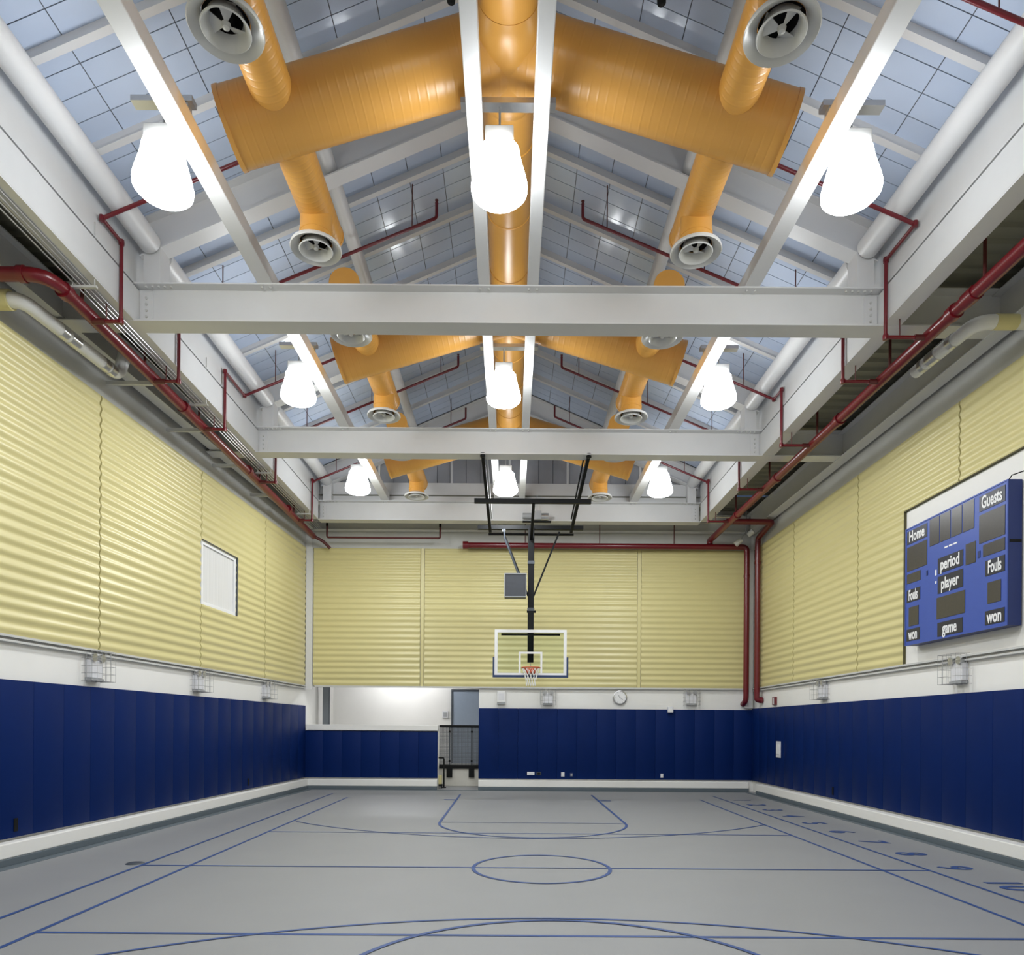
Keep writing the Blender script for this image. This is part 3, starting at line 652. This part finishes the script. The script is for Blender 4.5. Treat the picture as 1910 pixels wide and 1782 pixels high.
MB().sweep([(6.55, 9.42, 7.46), (6.85, 9.42, 7.46)], 0.10, 18).build('tape_wrap', M['tape'], o)
for a, b in ((9.85, 9.95), (10.2, 10.4), (10.5, 10.58)): MB().sweep([(6.31-0.04*(a-9.4), a, 7.46), (6.31-0.04*(b-9.4), b, 7.46)], 0.102, 18).build('metal_band', M['silver'], o)
# ------------------------------------------------------------------ basketball goal
XG = 0.50; YG = 17.6
g = empty('basketball_goal', (XG, YG, 0), label='ceiling hung basketball hoop with glass backboard and black frame', cat='basketball hoop')
for x0, x1 in ((-1.13, -1.05), (1.13, 1.02)):
    MB().bar((x0, 14.72-YG, ZB+0.02), (x1, 0.12, EYE+5.0), 0.07, 0.07).build('hanging_arm', M['black'], g, smooth=False)
    MB().bar((x0+(0.09 if x0 < 0 else -0.09), 14.95-YG, ZB+0.02), (x1+(0.05 if x0 < 0 else -0.05), -0.5, EYE+5.15), 0.03, 0.03).build('side_link', M['greywall' if x0 < 0 else 'black'], g, smooth=False)
    MB().lathe([(0.0, 0.05), (0.055, 0.04), (0.055, -0.04), (0.0, -0.05)], (x0, 14.72-YG, ZB-0.0), 12).build('pivot', M['black'], g)
MB().bar((-1.37, -1.6, EYE+5.22), (1.33, -1.6, EYE+5.22), 0.09, 0.10).build('upper_bar', M['black'], g, smooth=False)
MB().bar((-1.37, 0.12, EYE+5.10), (1.33, 0.12, EYE+5.10), 0.10, 0.10).build('lower_bar', M['black'], g, smooth=False)
MB().bar((-1.1, 0.3, EYE+4.98), (1.1, 0.3, EYE+4.98), 0.05, 0.05).build('rear_bar', M['black'], g, smooth=False)
MB().bar((0, 0.10, 3.55), (0, 0.10, EYE+5.1), 0.155, 0.12, up=(0,1,0)).build('mast', M['black'], g, smooth=False, bevel=0.01)
MB().bar((0, -1.6, EYE+5.2), (0, 0.05, EYE+4.8), 0.07, 0.07).build('mast_brace', M['black'], g, smooth=False)
for s2 in (-1, 1): MB().bar((s2*0.72, 0.12, EYE+5.0), (s2*0.07, 0.10, EYE+3.35), 0.045, 0.045).build('diagonal_brace', M['black'], g, smooth=False)
MB().sweep([(-0.1, 0.1, EYE+2.95), (0.13, 0.1, EYE+2.95)], 0.03, 10).build('lock_pin', M['black'], g)
for z in (EYE+4.2, EYE+3.0): MB().bar((0, 0.10, z-0.04), (0, 0.10, z+0.04), 0.175, 0.14, up=(0,1,0)).build('mast_collar', M['frame'], g, smooth=False)
BW, BZ0, BZ1 = 0.915, EYE+1.31, EYE+2.47
bb = MB()
for a in ((-BW, BW, BZ1-0.075, BZ1), (-BW, BW, BZ0, BZ0+0.06), (-BW, -BW+0.075, BZ0+0.06, BZ1-0.075), (BW-0.075, BW, BZ0+0.06, BZ1-0.075)): bb.box(a[0], a[1], -0.03, 0.02, a[2], a[3])
bb = bb.build('backboard', M['letter'], g, smooth=False)
B(-BW+0.06, BW-0.06, -0.008, 0.004, BZ0+0.05, BZ1-0.06).build('glass', M['glass'], bb, smooth=False)
tgt = MB(); tx, tz0, tz1 = 0.30, BZ0+0.06, BZ0+0.60
for a in ((-tx, tx, tz1-0.05, tz1), (-tx, -tx+0.05, tz0, tz1-0.05), (tx-0.05, tx, tz0, tz1-0.05)): tgt.box(a[0], a[1], -0.014, -0.008, a[2], a[3])
tgt.build('target_square', M['letter'], bb, smooth=False)
B(-0.75, 0.75, 0.02, 0.07, BZ1-0.14, BZ1-0.09).build('rear_tube', M['black'], bb, smooth=False)
pd = MB()
for a in ((-BW-0.045, BW+0.045, BZ0-0.055, BZ0+0.003), (-BW-0.045, -BW-0.002, BZ0+0.005, BZ0+0.46), (BW+0.002, BW+0.045, BZ0+0.005, BZ0+0.46)): pd.box(a[0], a[1], -0.05, 0.04, a[2], a[3])
pd.build('edge_padding', mat('navy_backboard_pad', (0.012, 0.035, 0.11), 0.5, noise=0.06), bb, smooth=False)
ZR = BZ0+0.16
rm = MB()
ring = [(0.228*math.cos(2*PI*k/32), -0.40+0.228*math.sin(2*PI*k/32), ZR) for k in range(33)]
rm.sweep(ring, 0.014, 8, caps=False); rm = rm.build('rim', M['rim'], g)
mb = B(-0.13, 0.13, -0.09, -0.03, ZR-0.13, ZR+0.02)
mb.prism([(-0.17, ZR+0.0), (0.17, ZR+0.0), (0.09, ZR-0.10), (-0.09, ZR-0.10)], 'y', -0.2, -0.08)
mb.build('rim_bracket', M['rim'], rm, smooth=False)
nt_ = MB(); lev = [(0.22, 0.0), (0.19, -0.10), (0.155, -0.2), (0.125, -0.32), (0.115, -0.45)]
for k in range(12):
    for sgn in (1, -1):
        pts = [(r*math.cos(2*PI*(k+sgn*0.5*j)/12), -0.40+r*math.sin(2*PI*(k+sgn*0.5*j)/12), ZR+z) for j, (r, z) in enumerate(lev)]
        nt_.sweep(pts, 0.006, 5)
tag(nt_.build('net', M['net'], rm), kind='stuff')
o = empty('hoop_winch', (XG+0.30, 19.28, EYE+5.86), label='grey electric winch behind the hoop frame bars', cat='winch')
B(-0.22, 0.02, -0.1, 0.1, -0.1, 0.14).build('gear_box', M['grey'], o, smooth=False, bevel=0.015)
MB().sweep([(0.02, 0, 0), (0.22, 0, 0)], [0.10, 0.10], 16).build('motor', M['silver'], o)
MB().sweep([(-0.5, 0, 0.02), (-0.22, 0, 0.02)], [0.08, 0.08], 14).build('drum', M['grey'], o)
MB().sweep([(-0.1, 0, 0.14), (-0.1, 0.02, 0.62)], 0.012, 6).build('cable', M['silver'], o)
MB().bar((-0.5, 0.08, -0.12), (0.3, 0.08, -0.12), 0.12, 0.03).build('mounting_plate', M['black'], o, smooth=False)
o = empty('hanging_speaker', (0.10, 17.35, EYE+3.55), label='square grey loudspeaker hanging beside the black hoop mast', cat='speaker')
B(-0.27, 0.27, -0.02, 0.26, -0.30, 0.30).build('cabinet', M['frame'], o, smooth=False, bevel=0.012)
B(-0.25, 0.25, -0.032, -0.02, -0.28, 0.28).build('grille', mat('speaker_grille', (0.05, 0.055, 0.068), 0.6, noise=0.1), o, smooth=False)
mb = MB()
for a in ((-0.28, 0.28, 0.28, 0.30), (-0.28, 0.28, -0.30, -0.28), (-0.28, -0.26, -0.28, 0.28), (0.26, 0.28, -0.28, 0.28)): mb.box(a[0], a[1], -0.04, -0.02, a[2], a[3])
mb.build('grille_frame', M['grey'], o, smooth=False)
MB().sweep([(0.08, 0.1, 0.29), (-0.28, 0.1, 1.20), (-0.30, 0.1, 1.45)], 0.022, 8).build('support_arm', M['frame'], o)
MB().bar((-0.30, 0.1, 1.4), (-0.30, 0.35, 1.45), 0.08, 0.05).build('arm_clamp', M['grey'], o, smooth=False)
# ------------------------------------------------------------------ scoreboard
XF = 7.05; SY0, SY1 = 12.36, 9.82; SZ0, SZ1 = 3.39, 5.47
sb = empty('scoreboard', (XF, (SY0+SY1)/2, SZ0), label='blue electronic scoreboard with white lettering on the right wall', cat='scoreboard')
W_, H_ = SY0-SY1, SZ1-SZ0
# local frame: x into the wall, y: u=0 at far end (+), z from bottom
B(0.0, 0.20, -W_/2, W_/2, 0, H_).build('cabinet', M['scoreside'], sb, smooth=False, bevel=0.006)
B(-0.006, 0.0, -W_/2+0.01, W_/2-0.01, 0.01, H_-0.01).build('face_panel', M['scoreblue'], sb, smooth=False)
mb = MB()
for a in ((-W_/2, W_/2, 0, 0.02), (-W_/2, W_/2, H_-0.02, H_), (-W_/2, -W_/2+0.02, 0.02, H_-0.02), (W_/2-0.02, W_/2, 0.02, H_-0.02)): mb.box(-0.014, 0.0, a[0], a[1], a[2], a[3])
mb.build('face_trim', M['scoreblue'], sb, smooth=False)
B(0.02, 0.19, -W_/2-0.004, -W_/2, H_*0.57, H_*0.59).build('cabinet_joint', M['black'], sb, smooth=False)
B(0.20, 0.24, -W_/2+0.2, -W_/2+0.3, 0.1, H_-0.1).build('wall_bracket', M['grey'], sb, smooth=False)
B(0.20, 0.24, W_/2-0.3, W_/2-0.2, 0.1, H_-0.1).build('wall_bracket', M['grey'], sb, smooth=False)
def rect(u0, u1, v0, v1, name, m, d=0.012):
    y0 = W_/2-u1*W_; y1 = W_/2-u0*W_; z0 = H_*(1-v1); z1 = H_*(1-v0)
    return B(-d, -0.002, y0, y1, z0, z1).build(name, M[m], sb, smooth=False)
for a in ((0.02, .25, .165, .37), (.02, .18, .395, .475), (.045, .16, .68, .84), (.645, .735, .335, .49), (.36, .64, .67, .84), (.765, .98, .165, .37), (.80, .98, .39, .475), (.84, .95, .67, .82)): rect(*a, 'display_window', 'led')
for k in range(4):
    u = .28 + k*.112; rect(u, u+.102, .02, .235, 'display_window', 'led')
rect(.245, .262, .42, .46, 'indicator', 'scoreside'); rect(.755, .775, .42, .47, 'indicator', 'scoreside')
for (u0, u1, v0, v1, t, sx) in ((.02, .25, .03, .14, 'Home', .70), (.765, .98, .03, .14, 'Guests', .60), (.37, .62, .36, .48, 'period', .70), (.37, .62, .505, .64, 'player', .70),
                     (.37, .62, .87, .98, 'game', .66), (.02, .175, .53, .635, 'Fouls', .50), (.82, .98, .51, .62, 'Fouls', .52), (.02, .175, .865, .965, 'won', .56), (.82, .98, .87, .97, 'won', .66)):
    p = rect(u0, u1, v0, v1, 'name_plate', 'plate')
    me = text_mesh('lettering', t, 0.26, M['letter'], sx=sx, ext=0.002, bold=0.006)
    inst('lettering', me, p, (-0.015, W_/2-(u0+u1)/2*W_, H_*(1-(v0+v1)/2)), (PI/2, 0, -PI/2))
for k in range(3): rect(.435+k*.045, .47+k*.045, .285, .297, 'white_script_mark', 'letter', 0.008)
rect(.338, .355, .44, .485, 'white_sticker', 'letter', 0.008); rect(.34, .355, .53, .55, 'white_sticker', 'letter', 0.008)
MB().sweep([(0.06, -W_/2+0.1, H_), (0.06, -W_/2+0.02, H_+0.06), (0.15, -W_/2-0.1, H_+0.08), (0.24, -W_/2-0.1, H_+0.09)], 0.008, 6).build('power_cable', M['black'], sb)
# ------------------------------------------------------------------ caged emergency lights and small wall fittings
def cage_light(fr, t, z, label, sc=1.0, off=0.0):
    p = Matrix.Translation(fr.loc) @ Matrix.Rotation(fr.rz, 4, 'Z') @ Vector((off, fr.y(t), z))
    o = empty('emergency_light', p, fr.rz, label=label, cat='emergency light', group='caged emergency lights')
    B(0.0, 0.10, -0.15, 0.15, -0.17, 0.12).build('battery_box', M['clear'], o, smooth=False, bevel=0.012)
    B(0.0, 0.12, -0.15, 0.15, -0.21, -0.175).build('bottom_lip', M['grey'], o, smooth=False)
    for y in (-0.10, 0.10):
        MB().sweep([(0.05, y, 0.16), (0.14, y, 0.155)], [0.045, 0.065], 14).build('lamp_head', M['silver'], o)
        B(0.02, 0.06, y-0.02, y+0.02, 0.11, 0.2).build('lamp_bracket', M['grey'], o, smooth=False)
    mb = MB(); d = 0.26; wy = 0.23; z0, z1 = -0.22, 0.26; r = 0.004
    ny, nz, nx = 4, 4, 3
    for i in range(ny+1):
        y = -wy + 2*wy*i/ny; mb.sweep([(0, y, z0), (d, y, z0), (d, y, z1), (0, y, z1)], r, 4)
    for i in range(nz+1):
        zz = z0 + (z1-z0)*i/nz; mb.sweep([(0, -wy, zz), (d, -wy, zz), (d, wy, zz), (0, wy, zz)], r, 4)
    for i in range(1, nx):
        x = d*i/nx
        for y in (-wy, wy): mb.sweep([(x, y, z0), (x, y, z1)], r, 4)
    mb.build('wire_cage', M['wire'], o)
    return o
cage_light(LEFT, 9.72, 2.80, 'caged emergency light high on the left wall, nearest the camera')
cage_light(LEFT, 6.42, 2.80, 'caged emergency light on the left wall below the window')
cage_light(LEFT, 2.95, 2.80, 'caged emergency light on the left wall nearest the far corner')
cage_light(RIGHT, 4.75, 2.80, 'caged emergency light on the right wall left of the scoreboard')
cage_light(RIGHT, 9.62, 2.86, 'caged emergency light right below the scoreboard')
cage_light(BACK, 1.12, 2.78, 'caged emergency light on the back wall just right of the hoop net')
cage_light(BACK, 5.42, 2.80, 'caged emergency light on the back wall near the right corner')
ck = empty('wall_clock', (3.28, YB-0.005, 2.80), -PI/2, label='round white wall clock in a pale metal case on the back wall', cat='clock')
rx = Matrix.Rotation(PI/2, 4, 'Y')
MB().lathe([(0.0, 0.0), (0.20, 0.0), (0.215, 0.03), (0.21, 0.07), (0.185, 0.08), (0.18, 0.06), (0.0, 0.06)], (0,0,0), 32).xf(rx).build('case', M['silver'], ck)
MB().lathe([(0.0, 0.061), (0.175, 0.061), (0.175, 0.066), (0.0, 0.066)], (0,0,0), 32).xf(rx).build('dial', M['letter'], ck)
MB().bar((0.069, 0, -0.02), (0.069, -0.05, 0.08), 0.004, 0.014, up=(1,0,0)).build('hour_hand', M['black'], ck, smooth=False)
MB().bar((0.073, 0, 0.0), (0.073, 0.09, -0.07), 0.004, 0.01, up=(1,0,0)).build('minute_hand', M['black'], ck, smooth=False)
for k in range(12):
    a = 2*PI*k/12; mb = MB().bar((0.067, 0.14*math.sin(a), 0.14*math.cos(a)), (0.067, 0.165*math.sin(a), 0.165*math.cos(a)), 0.003, 0.012, up=(1,0,0)); mb.build('hour_mark', M['black'], ck, smooth=False)
def fitting_box(name, fr, t, z, wd, ht, dp, m, label, cat, off=0.0, m2=None, group=None):
    p = Matrix.Translation(fr.loc) @ Matrix.Rotation(fr.rz, 4, 'Z') @ Vector((off, fr.y(t), z))
    o = empty(name, p, fr.rz, label=label, cat=cat, group=group)
    B(0.0, dp, -wd/2, wd/2, -ht/2, ht/2).build('housing', M[m], o, smooth=False, bevel=min(wd, ht, dp)*0.12)
    if m2: B(dp-0.002, dp+0.012, -wd*0.32, wd*0.32, -ht*0.30, ht*0.30).build('front_plate', M[m2], o, smooth=False, bevel=0.003)
    return o
o = fitting_box('alarm_sounder', BACK, -0.28, 2.80, 0.25, 0.33, 0.08, 'letter', 'white alarm sounder on the back wall right of the door', 'alarm', m2='clear')
B(0.0, 0.10, -0.12, 0.12, -0.22, -0.17).build('strobe', M['grey'], o, smooth=False)
fitting_box('motion_sensor', BACK, 4.78, 2.44, 0.16, 0.18, 0.12, 'clear', 'small pale sensor box at the top edge of the back padding', 'sensor', off=0.05, m2='letter')
o = fitting_box('fire_alarm', RIGHT, 1.75, 2.66, 0.22, 0.22, 0.06, 'red', 'small red and white fire alarm on the right wall near the corner', 'fire alarm')
B(0.05, 0.072, -0.03, 0.03, -0.09, 0.09).build('white_strobe', M['letter'], o, smooth=False)
fitting_box('switch_plate', RIGHT, 2.15, 1.34, 0.30, 0.44, 0.02, 'clear', 'pale vertical plate set in the right wall padding near the corner', 'plate', off=0.058, m2='letter')
fitting_box('power_outlet', BACK, 0.62, 0.50, 0.22, 0.10, 0.03, 'letter', 'wide white outlet low on the back padding below the hoop', 'outlet', off=0.058, m2='clear')
fitting_box('dark_outlet', BACK, 0.86, 0.50, 0.14, 0.10, 0.02, 'frame', 'dark outlet plate beside the wide white outlet on the back padding', 'outlet', off=0.058, m2='black')
fitting_box('power_outlet', BACK, 1.58, 0.48, 0.10, 0.13, 0.03, 'clear', 'small white outlet low on the back padding right of the hoop', 'outlet', off=0.058, m2='letter')
fitting_box('dark_outlet', BACK, 1.84, 0.47, 0.09, 0.12, 0.02, 'scoreside', 'small blue outlet plate right of the small white outlet', 'outlet', off=0.058, m2='grey')
fitting_box('power_outlet', BACK, 4.55, 0.46, 0.08, 0.12, 0.03, 'clear', 'lone small outlet low on the back padding towards the right corner', 'outlet', off=0.058, m2='letter')
o = fitting_box('thermostat', BACK, -2.22, 2.30, 0.20, 0.24, 0.05, 'clear', 'small grey control box on the recess wall left of the door', 'control box', off=-2.8, m2='grey')
o = fitting_box('call_box', BACK, -6.38, 2.36, 0.14, 0.26, 0.05, 'clear', 'pale box on the recess wall left of the grey column', 'control box', off=-2.8, m2='grey')
for x, nm in ((-0.78, 'left'), (1.68, 'right')):
    zt = RID - SLOPE*abs(x-CX)
    o = empty('ceiling_sprinkler', (x, 0, 0), label='small black sprinkler head at the top edge of the picture, %s of the ridge' % nm, cat='sprinkler')
    yy = F_PX*(zt-0.5-EYE)/1352
    MB().sweep([(0, yy, zt-0.02), (0, yy, zt-0.42)], 0.03, 10).build('stem', M['black'], o)
    MB().lathe([(0.0, -0.06), (0.05, -0.05), (0.055, 0.0), (0.03, 0.06), (0.0, 0.06)], (0, yy, zt-0.45), 14).build('head', M['black'], o)
branch(1, XMR, 6.9, 6.62, 'short visible end of a thin red sprinkler branch at the top right corner')
